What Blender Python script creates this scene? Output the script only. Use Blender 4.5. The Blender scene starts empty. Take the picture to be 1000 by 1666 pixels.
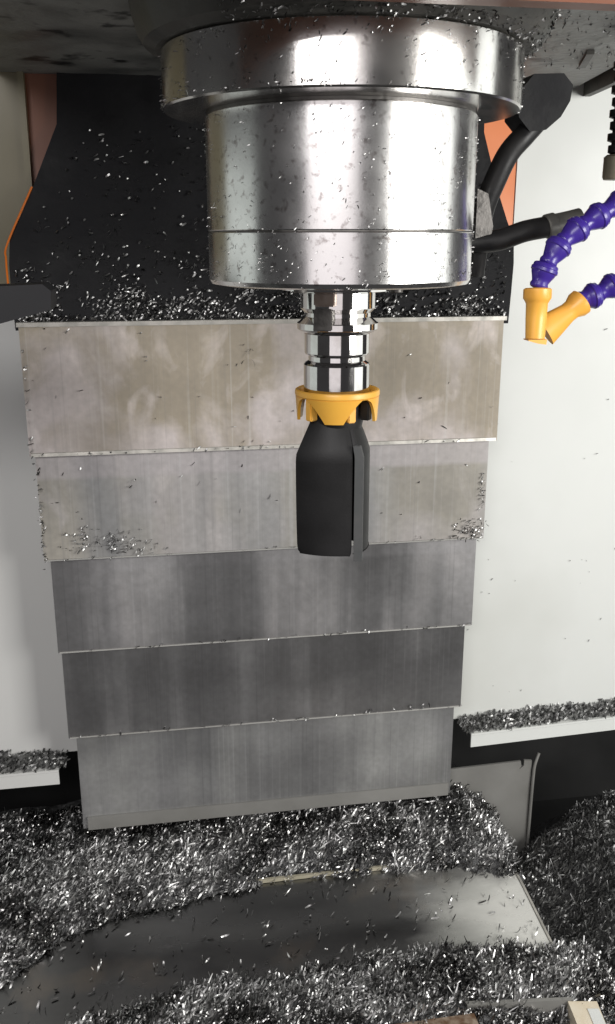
import bpy, bmesh, math, random
import numpy as np
from mathutils import Vector, Matrix

S = bpy.context.scene
COL = S.collection
RAD = math.radians

# ------------------------------------------------------------------ camera
cam_data = bpy.data.cameras.new("camera")
cam_data.sensor_fit = 'VERTICAL'
cam_data.sensor_height = 24.0
cam_data.lens = 24.0 * 1500.0 / 1666.0
cam_data.clip_start = 0.01
cam_data.clip_end = 50.0
cam = bpy.data.objects.new("camera", cam_data)
COL.objects.link(cam)
cam.location = (-0.1405, -0.7102, 1.05)
cam.rotation_euler = (RAD(90 - 16.47), 0.0, RAD(-9.38))
S.camera = cam

# ------------------------------------------------------------------ world, lamps, exposure
w = bpy.data.worlds.new("World")
S.world = w
w.use_nodes = True
bg = w.node_tree.nodes["Background"]
bg.inputs[0].default_value = (0.95, 0.93, 0.95, 1)
bg.inputs[1].default_value = 0.05

def area(name, loc, target, sx, sy, power, col):
    l = bpy.data.lights.new(name, 'AREA')
    l.shape = 'RECTANGLE'
    l.size, l.size_y, l.energy, l.color = sx, sy, power, col
    o = bpy.data.objects.new(name, l)
    COL.objects.link(o)
    o.location = loc
    o.rotation_euler = (Vector(target) - Vector(loc)).to_track_quat('-Z', 'Y').to_euler()
    return o

area("work_lamp", (1.05, -0.99, 1.08), (0.1, 0.2, 0.85), 0.6, 0.55, 20.0, (1.0, 0.985, 0.95))
area("side_panel_light", (1.28, -0.42, 1.05), (0, 0.05, 1.0), 0.95, 1.05, 4.9, (0.98, 1.0, 0.965))  # lamp in place of the bright enclosure panel, out of view at the right
area("door_light", (-0.47, -1.53, 1.10), (0, 0, 1.0), 1.15, 0.85, 3.1, (1.0, 0.935, 0.95))
area("ceiling_light", (-0.60, -1.55, 1.66), (-0.15, 0.3, 0.6), 1.0, 0.45, 15.0, (1.0, 0.98, 0.97))
area("side_light", (-1.08, 0.22, 0.97), (0, 0, 1.0), 0.75, 0.45, 0.65, (0.93, 1.0, 0.95))

S.view_settings.view_transform = 'Standard'
S.view_settings.look = 'None'
S.view_settings.exposure = 0.0
S.view_settings.gamma = 1.0

# ------------------------------------------------------------------ materials
def mat(name, c1, c2=None, metal=0.0, rough=(0.5, 0.5), scale=20.0, stretch=(1, 1, 1), detail=6.0,
        lo=0.35, hi=0.65, bump=0.0, bscale=300.0, bdist=0.0006, spec=0.5, spots=None, spot_scale=60.0,
        spot_lo=0.62, spot_hi=0.7, island=None, aniso=0.0, xfade=None):
    m = bpy.data.materials.new(name)
    m.use_nodes = True
    nt = m.node_tree
    N, L = nt.nodes, nt.links
    b = N["Principled BSDF"]
    b.inputs["Metallic"].default_value = metal
    b.inputs["Specular IOR Level"].default_value = spec
    if aniso:
        b.inputs["Anisotropic"].default_value = aniso
    tc = N.new("ShaderNodeTexCoord")
    mp = N.new("ShaderNodeMapping")
    mp.inputs["Scale"].default_value = stretch
    L.new(tc.outputs["Object"], mp.inputs["Vector"])
    n = N.new("ShaderNodeTexNoise")
    n.inputs["Scale"].default_value = scale
    n.inputs["Detail"].default_value = detail
    L.new(mp.outputs[0], n.inputs["Vector"])
    mr = N.new("ShaderNodeMapRange")
    mr.inputs[1].default_value, mr.inputs[2].default_value = lo, hi
    L.new(n.outputs[0], mr.inputs[0])
    mix = N.new("ShaderNodeMix")
    mix.data_type = 'RGBA'
    c2 = c2 or c1
    mix.inputs[6].default_value = (*c1, 1)
    mix.inputs[7].default_value = (*c2, 1)
    L.new(mr.outputs[0], mix.inputs[0])
    out = mix.outputs[2]
    rr = N.new("ShaderNodeMapRange")
    rr.inputs[3].default_value, rr.inputs[4].default_value = rough
    L.new(mr.outputs[0], rr.inputs[0])
    L.new(rr.outputs[0], b.inputs["Roughness"])
    if xfade:        # colour turns paler and less metallic towards one end of the piece
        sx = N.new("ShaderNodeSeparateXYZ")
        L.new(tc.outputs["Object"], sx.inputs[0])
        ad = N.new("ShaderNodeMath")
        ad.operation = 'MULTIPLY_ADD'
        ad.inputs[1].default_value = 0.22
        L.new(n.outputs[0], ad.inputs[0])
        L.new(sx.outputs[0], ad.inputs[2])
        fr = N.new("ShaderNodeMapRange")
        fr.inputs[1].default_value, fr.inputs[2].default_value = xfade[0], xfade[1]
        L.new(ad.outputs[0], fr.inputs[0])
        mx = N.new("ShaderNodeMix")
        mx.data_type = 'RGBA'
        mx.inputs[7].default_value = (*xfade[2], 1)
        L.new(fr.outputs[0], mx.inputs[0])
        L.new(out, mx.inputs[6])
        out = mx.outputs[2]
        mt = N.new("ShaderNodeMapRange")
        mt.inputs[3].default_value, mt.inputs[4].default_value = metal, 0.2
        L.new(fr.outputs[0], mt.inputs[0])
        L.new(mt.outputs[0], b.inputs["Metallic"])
    if spots:
        n2 = N.new("ShaderNodeTexNoise")
        n2.inputs["Scale"].default_value = spot_scale
        n2.inputs["Detail"].default_value = 5.0
        L.new(tc.outputs["Object"], n2.inputs["Vector"])
        m2 = N.new("ShaderNodeMapRange")
        m2.inputs[1].default_value, m2.inputs[2].default_value = spot_lo, spot_hi
        L.new(n2.outputs[0], m2.inputs[0])
        mx = N.new("ShaderNodeMix")
        mx.data_type = 'RGBA'
        mx.inputs[7].default_value = (*spots, 1)
        L.new(m2.outputs[0], mx.inputs[0])
        L.new(out, mx.inputs[6])
        out = mx.outputs[2]
    if island:
        g = N.new("ShaderNodeNewGeometry")
        r2 = N.new("ShaderNodeMapRange")
        r2.inputs[3].default_value, r2.inputs[4].default_value = island
        L.new(g.outputs["Random Per Island"], r2.inputs[0])
        mx = N.new("ShaderNodeMix")
        mx.data_type = 'RGBA'
        mx.blend_type = 'MULTIPLY'
        mx.inputs[0].default_value = 1.0
        L.new(out, mx.inputs[6])
        cmb = N.new("ShaderNodeCombineColor")
        for k in range(3):
            L.new(r2.outputs[0], cmb.inputs[k])
        L.new(cmb.outputs[0], mx.inputs[7])
        out = mx.outputs[2]
    L.new(out, b.inputs["Base Color"])
    if bump:
        n3 = N.new("ShaderNodeTexNoise")
        n3.inputs["Scale"].default_value = bscale
        n3.inputs["Detail"].default_value = 4.0
        L.new(mp.outputs[0], n3.inputs["Vector"])
        bp = N.new("ShaderNodeBump")
        bp.inputs["Strength"].default_value = bump
        bp.inputs["Distance"].default_value = bdist
        L.new(n3.outputs[0], bp.inputs["Height"])
        L.new(bp.outputs[0], b.inputs["Normal"])
    return m

def plate_mat(name, film1, film2, film_lo, film_hi, metal, rough, tone=(0.42, 0.42, 0.44), streak=0.25, seed=0.0, band=None):
    """stainless sheet under a dried coolant film: vertical wipe streaks + blotches of film"""
    m = bpy.data.materials.new(name)
    m.use_nodes = True
    nt = m.node_tree
    N, L = nt.nodes, nt.links
    b = N["Principled BSDF"]
    tc = N.new("ShaderNodeTexCoord")

    def noise(scale, stretch, detail=5.0, off=0.0, dist=0.0):
        mp = N.new("ShaderNodeMapping")
        mp.inputs["Scale"].default_value = stretch
        mp.inputs["Location"].default_value = (seed + off, off, seed * 0.7)
        L.new(tc.outputs["Object"], mp.inputs["Vector"])
        n = N.new("ShaderNodeTexNoise")
        n.inputs["Scale"].default_value = scale
        n.inputs["Detail"].default_value = detail
        n.inputs["Distortion"].default_value = dist
        L.new(mp.outputs[0], n.inputs["Vector"])
        return n.outputs[0]

    def ramp(src, a, c, x=0.0, y=1.0):
        r = N.new("ShaderNodeMapRange")
        for i, v in zip((1, 2, 3, 4), (a, c, x, y)):
            r.inputs[i].default_value = v
        L.new(src, r.inputs[0])
        return r.outputs[0]

    def mixc(fac, a, c, blend='MIX'):
        mx = N.new("ShaderNodeMix")
        mx.data_type = 'RGBA'
        mx.blend_type = blend
        for i, v in ((0, fac), (6, a), (7, c)):
            if hasattr(v, "links") or hasattr(v, "is_linked"):
                L.new(v, mx.inputs[i])
            elif i == 0:
                mx.inputs[0].default_value = v
            else:
                mx.inputs[i].default_value = (*v, 1)
        return mx.outputs[2]

    st = noise(1.0, (48, 48, 1.3), 6.0, 3.1)
    scr = noise(1.0, (300, 300, 2.0), 3.0, 13.0)
    st2 = noise(1.0, (16, 16, 2.2), 3.0, 7.7)
    stv = ramp(st, 0.3, 0.7, 1 - streak, 1 + streak)
    blot = noise(9.0, (1.0, 1.0, 0.75), 6.0, 1.3, 0.5)
    fine = noise(140.0, (1, 1, 1), 4.0, 5.0)
    film = mixc(ramp(blot, 0.44, 0.57), film1, film2)
    film = mixc(ramp(noise(26.0, (1, 1, 0.6), 7.0, 9.0, 0.8), 0.56, 0.72, 0, 0.6), film, tuple(min(1, c * 1.35) for c in film2))
    film = mixc(ramp(noise(5.5, (1, 1, 1.2), 5.0, 11.0), 0.5, 0.7, 0, 0.5), film, tuple(c * 0.62 for c in film1))
    amount = ramp(st2, film_lo, film_hi)
    base = mixc(amount, tone, film)
    cmb = N.new("ShaderNodeCombineColor")
    for k in range(3):
        L.new(stv, cmb.inputs[k])
    base = mixc(1.0, base, cmb.outputs[0], 'MULTIPLY')
    big = ramp(noise(1.0, (4.5, 4.5, 8.0), 2.5, 17.0), 0.36, 0.64, 0.72, 1.2)
    cmb2 = N.new("ShaderNodeCombineColor")
    for k in range(3):
        L.new(big, cmb2.inputs[k])
    base = mixc(1.0 if streak < 0.055 else 0.35, base, cmb2.outputs[0], 'MULTIPLY')
    if band:         # strip near the top edge that the plate above keeps wiped
        sx = N.new("ShaderNodeSeparateXYZ")
        L.new(tc.outputs["Object"], sx.inputs[0])
        wob = N.new("ShaderNodeMath")
        wob.operation = 'MULTIPLY_ADD'
        wob.inputs[1].default_value = 0.004
        L.new(noise(30.0, (1, 1, 0.2), 3.0, 2.0), wob.inputs[0])
        L.new(sx.outputs[2], wob.inputs[2])
        base = mixc(ramp(wob.outputs[0], band[0], band[0] + 0.005, 0, band[2]), base, band[1])
    base = mixc(ramp(scr, 0.58, 0.72, 0, 0.3), base, tuple(c * 1.35 for c in tone))
    base = mixc(ramp(scr, 0.42, 0.3, 0, 0.25), base, tuple(c * 0.5 for c in tone))
    base = mixc(ramp(fine, 0.3, 0.75, 0, 0.22), base, (0.12, 0.12, 0.11))
    L.new(base, b.inputs["Base Color"])
    L.new(ramp(amount, 0, 1, metal[0], metal[1]), b.inputs["Metallic"])
    L.new(ramp(st2, 0.3, 0.7, rough[0], rough[1]), b.inputs["Roughness"])
    bp = N.new("ShaderNodeBump")
    bp.inputs["Strength"].default_value = 0.25
    bp.inputs["Distance"].default_value = 0.0006
    L.new(fine, bp.inputs["Height"])
    bp2 = N.new("ShaderNodeBump")      # slight waviness of thin sheet
    bp2.inputs["Strength"].default_value = 0.5
    bp2.inputs["Distance"].default_value = 0.004
    L.new(noise(5.0, (1, 1, 1), 1.5, 21.0), bp2.inputs["Height"])
    L.new(bp.outputs[0], bp2.inputs["Normal"])
    L.new(bp2.outputs[0], b.inputs["Normal"])
    return m

M = {}
M["ground_steel"] = mat("ground_steel", (0.84, 0.83, 0.82), (0.74, 0.73, 0.72), 1.0, (0.19, 0.27), 26, (1, 1, 1), 8,
                        bump=0.06, bscale=420, bdist=0.0003, spots=(0.42, 0.39, 0.38), spot_scale=210, spot_lo=0.57, spot_hi=0.72)
M["ring_steel"] = mat("ring_steel", (0.7, 0.69, 0.67), (0.5, 0.48, 0.46), 1.0, (0.14, 0.23), 22, (1, 1, 1), 8,
                      bump=0.07, bscale=380, bdist=0.0003, spots=(0.25, 0.23, 0.22), spot_scale=160, spot_lo=0.62, spot_hi=0.74)
M["chrome"] = mat("chrome", (0.72, 0.71, 0.7), (0.6, 0.58, 0.56), 1.0, (0.05, 0.1), 60)
M["dark_steel"] = mat("dark_steel", (0.1, 0.095, 0.09), (0.2, 0.19, 0.18), 0.8, (0.35, 0.6), 60, bump=0.5, bscale=260)
M["key_steel"] = mat("key_steel", (0.34, 0.27, 0.23), (0.42, 0.35, 0.31), 0.8, (0.3, 0.45), 120)
M["cast"] = mat("cast_paint", (0.13, 0.13, 0.125), (0.32, 0.32, 0.305), 0.0, (0.35, 0.6), 14, (1, 1, 1), 8, lo=0.3, hi=0.6,
                bump=0.8, bscale=90, bdist=0.002, spots=(0.03, 0.03, 0.03), spot_scale=26, spot_lo=0.57, spot_hi=0.66)
M["cast_dark"] = mat("cast_dark", (0.05, 0.05, 0.045), (0.1, 0.095, 0.085), 0.0, (0.4, 0.6), 30, bump=0.6, bscale=160)
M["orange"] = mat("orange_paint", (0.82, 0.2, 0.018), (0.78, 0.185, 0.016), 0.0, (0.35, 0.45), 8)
M["brown"] = mat("dimmed_orange_paint", (0.22, 0.075, 0.035), (0.19, 0.065, 0.03), 0.0, (0.4, 0.5), 8)  # orange darkened: shade on the left column side is in the colour
M["white"] = mat("white_paint", (0.74, 0.755, 0.73), (0.7, 0.715, 0.69), 0.0, (0.4, 0.5), 5, (1, 1, 1), 5,
                 spots=(0.6, 0.61, 0.57), spot_scale=3.0, spot_lo=0.5, spot_hi=0.8)
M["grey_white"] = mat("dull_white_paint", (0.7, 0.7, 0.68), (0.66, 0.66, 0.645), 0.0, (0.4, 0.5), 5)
M["cream"] = mat("shaded_cream_paint", (0.19, 0.165, 0.095), (0.165, 0.145, 0.085), 0.0, (0.4, 0.5), 7)  # cream darkened: the shade up under the head is in the colour
M["rubber"] = mat("black_rubber", (0.007, 0.007, 0.008), (0.014, 0.014, 0.016), 0.0, (0.5, 0.75), 22, spec=0.25, bump=0.5, bscale=120, bdist=0.001)
M["hose"] = mat("hose_rubber", (0.009, 0.009, 0.010), (0.016, 0.015, 0.015), 0.0, (0.4, 0.6), 40, spec=0.3, bump=0.3, bscale=200)
M["plastic_black"] = mat("plastic_black", (0.010, 0.0097, 0.010), (0.013, 0.0125, 0.013), 0.0, (0.45, 0.55), 30, spec=0.35, bump=0.1, bscale=500)
M["lit_plastic_edge"] = mat("lit_plastic_edge", (0.085, 0.09, 0.09), (0.1, 0.1, 0.1), 0.0, (0.4, 0.5), 60)  # blade plastic made paler: light on the edge is in the colour
M["yellow"] = mat("yellow_plastic", (0.86, 0.46, 0.07), (0.8, 0.41, 0.06), 0.0, (0.32, 0.42), 30)
M["nozzle"] = mat("nozzle_plastic", (0.9, 0.46, 0.075), (0.85, 0.41, 0.065), 0.0, (0.3, 0.4), 30)
M["blue"] = mat("blue_plastic", (0.045, 0.022, 0.24), (0.05, 0.026, 0.27), 0.0, (0.25, 0.35), 30)
M["fitting"] = mat("fitting_grey", (0.1, 0.1, 0.095), (0.15, 0.145, 0.13), 0.4, (0.4, 0.6), 60)
M["dark_grey"] = mat("dark_grey_paint", (0.02, 0.02, 0.022), (0.028, 0.028, 0.03), 0.0, (0.55, 0.65), 9, spec=0.2)  # dark grey paint of the left bracket arm
M["void_dark"] = mat("void_black", (0.012, 0.012, 0.012), (0.02, 0.02, 0.02), 0.0, (0.5, 0.7), 9)  # darkness of the voids under the panel lips, put into the colour
M["bracket"] = mat("bracket_steel", (0.24, 0.235, 0.22), (0.3, 0.295, 0.28), 0.3, (0.45, 0.6), 12, bump=0.2, bscale=200)
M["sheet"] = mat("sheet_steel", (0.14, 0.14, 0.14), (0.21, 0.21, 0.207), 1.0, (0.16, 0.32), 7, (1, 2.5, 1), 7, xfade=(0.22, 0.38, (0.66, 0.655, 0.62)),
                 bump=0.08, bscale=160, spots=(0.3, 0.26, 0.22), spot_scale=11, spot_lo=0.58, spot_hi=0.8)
M["brass_strip"] = mat("wiper_strip", (0.42, 0.39, 0.29), (0.5, 0.46, 0.36), 0.2, (0.5, 0.6), 40, (1, 1, 1))
M["hem"] = mat("hem_steel", (0.5, 0.48, 0.44), (0.36, 0.35, 0.32), 0.4, (0.4, 0.55), 60, lo=0.4, hi=0.62)
M["chip"] = mat("aluminium_chip", (0.3, 0.295, 0.29), (0.82, 0.815, 0.81), 1.0, (0.26, 0.46), 17, (1, 1, 1), 4, lo=0.38, hi=0.6, island=(0.22, 1.0))
M["dull_chip"] = mat("dull_chip", (0.42, 0.42, 0.41), (0.3, 0.3, 0.3), 0.8, (0.35, 0.5), 300, island=(0.25, 1.0))
M["pile"] = mat("pile_core", (0.05, 0.05, 0.052), (0.13, 0.13, 0.13), 0.6, (0.4, 0.6), 160, bump=1.0, bscale=240, bdist=0.003)
M["bone"] = mat("cream_block", (0.72, 0.62, 0.46), (0.8, 0.73, 0.6), 0.0, (0.35, 0.5), 40)
M["rust"] = mat("rusty_steel", (0.3, 0.22, 0.16), (0.46, 0.38, 0.3), 0.4, (0.4, 0.6), 45, spots=(0.16, 0.09, 0.05), spot_scale=50, spot_lo=0.5, spot_hi=0.6)
M["ochre"] = mat("grey_brown_fitting", (0.2, 0.18, 0.13), (0.26, 0.23, 0.17), 0.2, (0.4, 0.6), 60)
PL = [
    plate_mat("cover_film_beige", (0.37, 0.32, 0.25), (0.60, 0.54, 0.525), 0.15, 0.35, (0.5, 0.1), (0.45, 0.6), (0.46, 0.45, 0.43), 0.06, 0.0),
    plate_mat("cover_film_grey", (0.40, 0.375, 0.33), (0.47, 0.44, 0.43), 0.3, 0.6, (0.55, 0.15), (0.4, 0.55), (0.43, 0.43, 0.43), 0.08, 4.0, band=(0.796, (0.50, 0.465, 0.475), 0.6)),
    plate_mat("cover_steel_streaked", (0.40, 0.39, 0.39), (0.48, 0.46, 0.46), 0.45, 0.75, (0.85, 0.4), (0.3, 0.45), (0.43, 0.425, 0.43), 0.05, 8.0, band=(0.684, (0.5, 0.49, 0.5), 0.5)),
    plate_mat("cover_steel_dark", (0.36, 0.36, 0.36), (0.42, 0.41, 0.41), 0.5, 0.8, (0.85, 0.45), (0.3, 0.44), (0.41, 0.405, 0.41), 0.05, 12.0),
    plate_mat("cover_steel_plain", (0.38, 0.38, 0.37), (0.42, 0.42, 0.41), 0.4, 0.7, (0.7, 0.4), (0.34, 0.46), (0.4, 0.4, 0.405), 0.04, 16.0),
]

# ------------------------------------------------------------------ helpers
def empty(name, loc, label, cat, group=None):
    o = bpy.data.objects.new(name, None)
    COL.objects.link(o)
    o.location = loc
    o.empty_display_size = 0.02
    tag(o, label, cat, group)
    return o

def tag(o, label=None, cat=None, group=None, kind=None):
    if label: o["label"] = label
    if cat: o["category"] = cat
    if group: o["group"] = group
    if kind: o["kind"] = kind
    return o

def origin_of(o):
    v = Vector((0, 0, 0))
    while o is not None:
        v += o.location
        o = o.parent
    return v

def obj(name, bm, material, parent=None, smooth=22, bevel=0.0, seg=2):
    """bm is in world metres; links ONE mesh object"""
    if bevel > 0:
        es = [e for e in bm.edges if len(e.link_faces) == 2 and e.calc_face_angle(0) > RAD(35)]
        if es:
            bmesh.ops.bevel(bm, geom=es, offset=bevel, segments=seg, affect='EDGES', clamp_overlap=True)
    me = bpy.data.meshes.new(name)
    bmesh.ops.recalc_face_normals(bm, faces=bm.faces)
    bm.to_mesh(me)
    bm.free()
    for m in (material if isinstance(material, (list, tuple)) else [material]):
        me.materials.append(m)
    if smooth:
        me.polygons.foreach_set("use_smooth", [True] * len(me.polygons))
        me.set_sharp_from_angle(angle=RAD(smooth))
    o = bpy.data.objects.new(name, me)
    COL.objects.link(o)
    if parent is not None:
        o.parent = parent
        o.location = -origin_of(parent)
    return o

def box(bm, x0, x1, y0, y1, z0, z1):
    v = [bm.verts.new((x, y, z)) for x in (x0, x1) for y in (y0, y1) for z in (z0, z1)]
    for f in ((0, 1, 3, 2), (4, 6, 7, 5), (0, 4, 5, 1), (2, 3, 7, 6), (0, 2, 6, 4), (1, 5, 7, 3)):
        bm.faces.new([v[i] for i in f])
    return v

def boxbm(*a):
    bm = bmesh.new()
    box(bm, *a)
    return bm

def lathe(profile, cx=0.0, cy=0.0, seg=128, bm=None):
    """profile [(r,z)...] bottom to top or any order; r=0 ends closed by fans"""
    bm = bm or bmesh.new()
    rings = []
    for r, z in profile:
        if r < 1e-6:
            rings.append([bm.verts.new((cx, cy, z))])
        else:
            rings.append([bm.verts.new((cx + r * math.cos(2 * math.pi * k / seg), cy + r * math.sin(2 * math.pi * k / seg), z)) for k in range(seg)])
    for a, b in zip(rings, rings[1:]):
        for k in range(seg):
            k2 = (k + 1) % seg
            if len(a) == 1 and len(b) == 1:
                continue
            if len(a) == 1:
                bm.faces.new((a[0], b[k], b[k2]))
            elif len(b) == 1:
                bm.faces.new((a[k], b[0], a[k2]))
            else:
                bm.faces.new((a[k], b[k], b[k2], a[k2]))
    return bm

def prism(pts, axis, a, b, bm=None):
    """extrude a polygon. axis 'y': pts are (x,z) between y=a..b; 'x': (y,z); 'z': (x,y)"""
    bm = bm or bmesh.new()
    def p(u, v, t):
        return {'y': (u, t, v), 'x': (t, u, v), 'z': (u, v, t)}[axis]
    A = [bm.verts.new(p(u, v, a)) for u, v in pts]
    B = [bm.verts.new(p(u, v, b)) for u, v in pts]
    n = len(pts)
    bm.faces.new(A)
    bm.faces.new(B[::-1])
    for i in range(n):
        bm.faces.new((A[i], A[(i + 1) % n], B[(i + 1) % n], B[i]))
    return bm

def smooth_path(pts, n=10):
    pts = [Vector(p) for p in pts]
    P = [pts[0] * 2 - pts[1]] + pts + [pts[-1] * 2 - pts[-2]]
    out = []
    for i in range(1, len(P) - 2):
        p0, p1, p2, p3 = P[i - 1:i + 3]
        for k in range(n):
            t = k / n
            out.append(0.5 * ((2 * p1) + (p2 - p0) * t + (2 * p0 - 5 * p1 + 4 * p2 - p3) * t * t + (3 * p1 - p0 - 3 * p2 + p3) * t ** 3))
    out.append(pts[-1])
    return out

def tube(path, radii, seg=20, bm=None, cap=True, flat=1.0):
    bm = bm or bmesh.new()
    n = len(path)
    if not isinstance(radii, (list, tuple)):
        radii = [radii] * n
    t0 = (path[1] - path[0]).normalized()
    up = Vector((0, 1, 0)) if abs(t0.y) < 0.9 else Vector((1, 0, 0))
    u = t0.cross(up).normalized()
    rings = []
    for i in range(n):
        t = (path[min(i + 1, n - 1)] - path[max(i - 1, 0)]).normalized()
        u = (u - t * u.dot(t)).normalized()
        v = t.cross(u)
        rings.append([bm.verts.new(path[i] + (u * math.cos(2 * math.pi * k / seg) + v * flat * math.sin(2 * math.pi * k / seg)) * radii[i]) for k in range(seg)])
    for a, b in zip(rings, rings[1:]):
        for k in range(seg):
            bm.faces.new((a[k], a[(k + 1) % seg], b[(k + 1) % seg], b[k]))
    if cap:
        bm.faces.new(rings[0][::-1])
        bm.faces.new(rings[-1])
    return bm

def axis_lathe(p0, p1, profile, seg=32, bm=None, flat=None):
    """profile of (t along p0->p1 in metres, radius)"""
    p0, p1 = Vector(p0), Vector(p1)
    d = (p1 - p0).normalized()
    path_bm = bm or bmesh.new()
    up = Vector((0, 1, 0)) if abs(d.y) < 0.9 else Vector((1, 0, 0))
    u = d.cross(up).normalized()
    v = d.cross(u)
    rings = []
    for q in profile:
        t, r = q[0], q[1]
        fu, fv = (q[2], q[3]) if len(q) > 2 else (1, 1)
        c = p0 + d * t
        rings.append([path_bm.verts.new(c + u * r * fu * math.cos(2 * math.pi * k / seg) + v * r * fv * math.sin(2 * math.pi * k / seg)) for k in range(seg)])
    for a, b in zip(rings, rings[1:]):
        for k in range(seg):
            path_bm.faces.new((a[k], a[(k + 1) % seg], b[(k + 1) % seg], b[k]))
    path_bm.faces.new(rings[0][::-1])
    path_bm.faces.new(rings[-1])
    return path_bm

# ---- value noise and chips (all real geometry)
rng = np.random.default_rng(7)
_G = rng.random((64, 64))
def vnoise(x, y):
    xi, yi = np.floor(x).astype(int), np.floor(y).astype(int)
    fx, fy = x - xi, y - yi
    fx, fy = fx * fx * (3 - 2 * fx), fy * fy * (3 - 2 * fy)
    g = lambda a, b: _G[a % 64, b % 64]
    return (g(xi, yi) * (1 - fx) + g(xi + 1, yi) * fx) * (1 - fy) + (g(xi, yi + 1) * (1 - fx) + g(xi + 1, yi + 1) * fx) * fy
def fbm(x, y, f=1.0):
    return (vnoise(x * f, y * f) - .5) + .5 * (vnoise(x * f * 2.1 + 9, y * f * 2.1 + 5) - .5) + .25 * (vnoise(x * f * 4.3 + 3, y * f * 4.3 + 7) - .5)

def unit(v):
    return v / np.maximum(np.linalg.norm(v, axis=1, keepdims=True), 1e-9)

def chip_arrays(P, NRM, length, width, bias=(0.55, 0.45, 0.4), biasw=1.6, flat=0.7, curl=(0.3, 2.0)):
    """curled strips: 4 cross-sections, 3 quads each"""
    n = len(P)
    L = rng.uniform(*length, n) * rng.choice([0.6, 1.0, 1.0, 1.35], n)
    W = rng.uniform(*width, n)
    phi = rng.uniform(*curl, n) * rng.choice([-1, 1], n)
    a = unit(np.array(bias) * biasw + rng.normal(0, 0.6, (n, 3)))
    up = unit(NRM * flat + rng.normal(0, 0.55, (n, 3)))
    side = unit(np.cross(a, up))
    up = np.cross(side, a)
    tw = rng.uniform(-1.1, 1.1, n)
    V = np.zeros((n, 8, 3))
    for s in range(4):
        t = s / 3 - 0.5
        ang = phi * t
        R = L / np.abs(phi)
        along = R * np.sin(np.abs(phi) * t)
        lift = R * (1 - np.cos(phi * t))
        c = P + a * along[:, None] + up * lift[:, None]
        rot = tw * t
        sd = side * np.cos(rot)[:, None] + up * np.sin(rot)[:, None]
        wd = (W * (1 - 0.9 * abs(t)))[:, None] * 0.5
        V[:, 2 * s] = c - sd * wd
        V[:, 2 * s + 1] = c + sd * wd
    base = (np.arange(n) * 8)[:, None, None]
    F = np.array([[0, 1, 3, 2], [2, 3, 5, 4], [4, 5, 7, 6]])[None] + base
    return V.reshape(-1, 3), F.reshape(-1, 4)

def coil_arrays(P, K=22):
    n = len(P)
    a = unit(np.array([0.5, 0.5, 0.1]) + rng.normal(0, 0.7, (n, 3)))
    u = unit(np.cross(a, rng.normal(0, 1, (n, 3))))
    v = np.cross(a, u)
    R0, turns = rng.uniform(0.0018, 0.0042, n), rng.uniform(1.2, 2.8, n)
    Lc, W = rng.uniform(0.008, 0.02, n), rng.uniform(0.0012, 0.0026, n)
    V = np.zeros((n, 2 * K, 3))
    for s in range(K):
        t = s / (K - 1)
        th = 2 * math.pi * turns * t
        rr = R0 * (0.75 + 0.5 * t)
        c = P + a * (Lc * (t - 0.5))[:, None] + u * (rr * np.cos(th))[:, None] + v * (rr * np.sin(th))[:, None]
        V[:, 2 * s] = c - a * (W / 2)[:, None]
        V[:, 2 * s + 1] = c + a * (W / 2)[:, None]
    q = np.array([[2 * i, 2 * i + 1, 2 * i + 3, 2 * i + 2] for i in range(K - 1)])
    F = q[None] + (np.arange(n) * 2 * K)[:, None, None]
    return V.reshape(-1, 3), F.reshape(-1, 4)

def raw_mesh(name, V, F, mats, smooth=True, mat_index=None):
    me = bpy.data.meshes.new(name)
    me.vertices.add(len(V))
    me.vertices.foreach_set("co", np.asarray(V, np.float32).ravel())
    me.loops.add(F.size)
    me.loops.foreach_set("vertex_index", np.asarray(F, np.int32).ravel())
    me.polygons.add(len(F))
    me.polygons.foreach_set("loop_start", np.arange(0, F.size, F.shape[1], dtype=np.int32))
    for m in mats:
        me.materials.append(m)
    if mat_index is not None:
        me.polygons.foreach_set("material_index", np.asarray(mat_index, np.int32))
    me.update(calc_edges=True)
    me.validate()
    if smooth:
        me.polygons.foreach_set("use_smooth", [True] * len(me.polygons))
    return me

def chips(name, P, NRM, label, cat, parent=None, core=None, length=(0.008, 0.016), width=(0.0022, 0.0042), m="chip", curls=0, **k):
    P, NRM = np.asarray(P, float), np.asarray(NRM, float)
    if curls:        # broken short flakes, ordinary chips and a few longer ones, with some coiled turnings
        n = len(P)
        c1, c2 = int(n * 0.5), int(n * 0.9)
        parts = [chip_arrays(P[:c1], NRM[:c1], (0.004, 0.008), (0.0011, 0.0023), **k),
                 chip_arrays(P[c1:c2], NRM[c1:c2], (0.008, 0.015), (0.0014, 0.003), **k),
                 chip_arrays(P[c2:], NRM[c2:], (0.014, 0.026), (0.001, 0.0022), **{**k, "curl": (0.8, 3.6)}),
                 coil_arrays(P[rng.integers(0, n, curls)] + [0, 0, 0.003])]
        V = np.concatenate([p[0] for p in parts])
        off = np.cumsum([0] + [len(p[0]) for p in parts[:-1]])
        F = np.concatenate([p[1] + o for p, o in zip(parts, off)])
    else:
        V, F = chip_arrays(P, NRM, length, width, **k)
    idx = np.zeros(len(F), int)
    mats = [M[m]]
    if core is not None:
        cv, cf = core
        idx = np.concatenate([np.ones(len(cf), int), idx])
        F = np.concatenate([cf, F + len(cv)])
        V = np.concatenate([cv, V])
        mats.append(M["pile"])
    me = raw_mesh(name, V, F, mats, mat_index=idx)
    o = bpy.data.objects.new(name, me)
    COL.objects.link(o)
    if parent is not None:
        o.parent = parent
        o.location = -origin_of(parent)
        tag(o, kind="stuff")
    else:
        tag(o, label, cat, kind="stuff")
    return o

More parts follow.
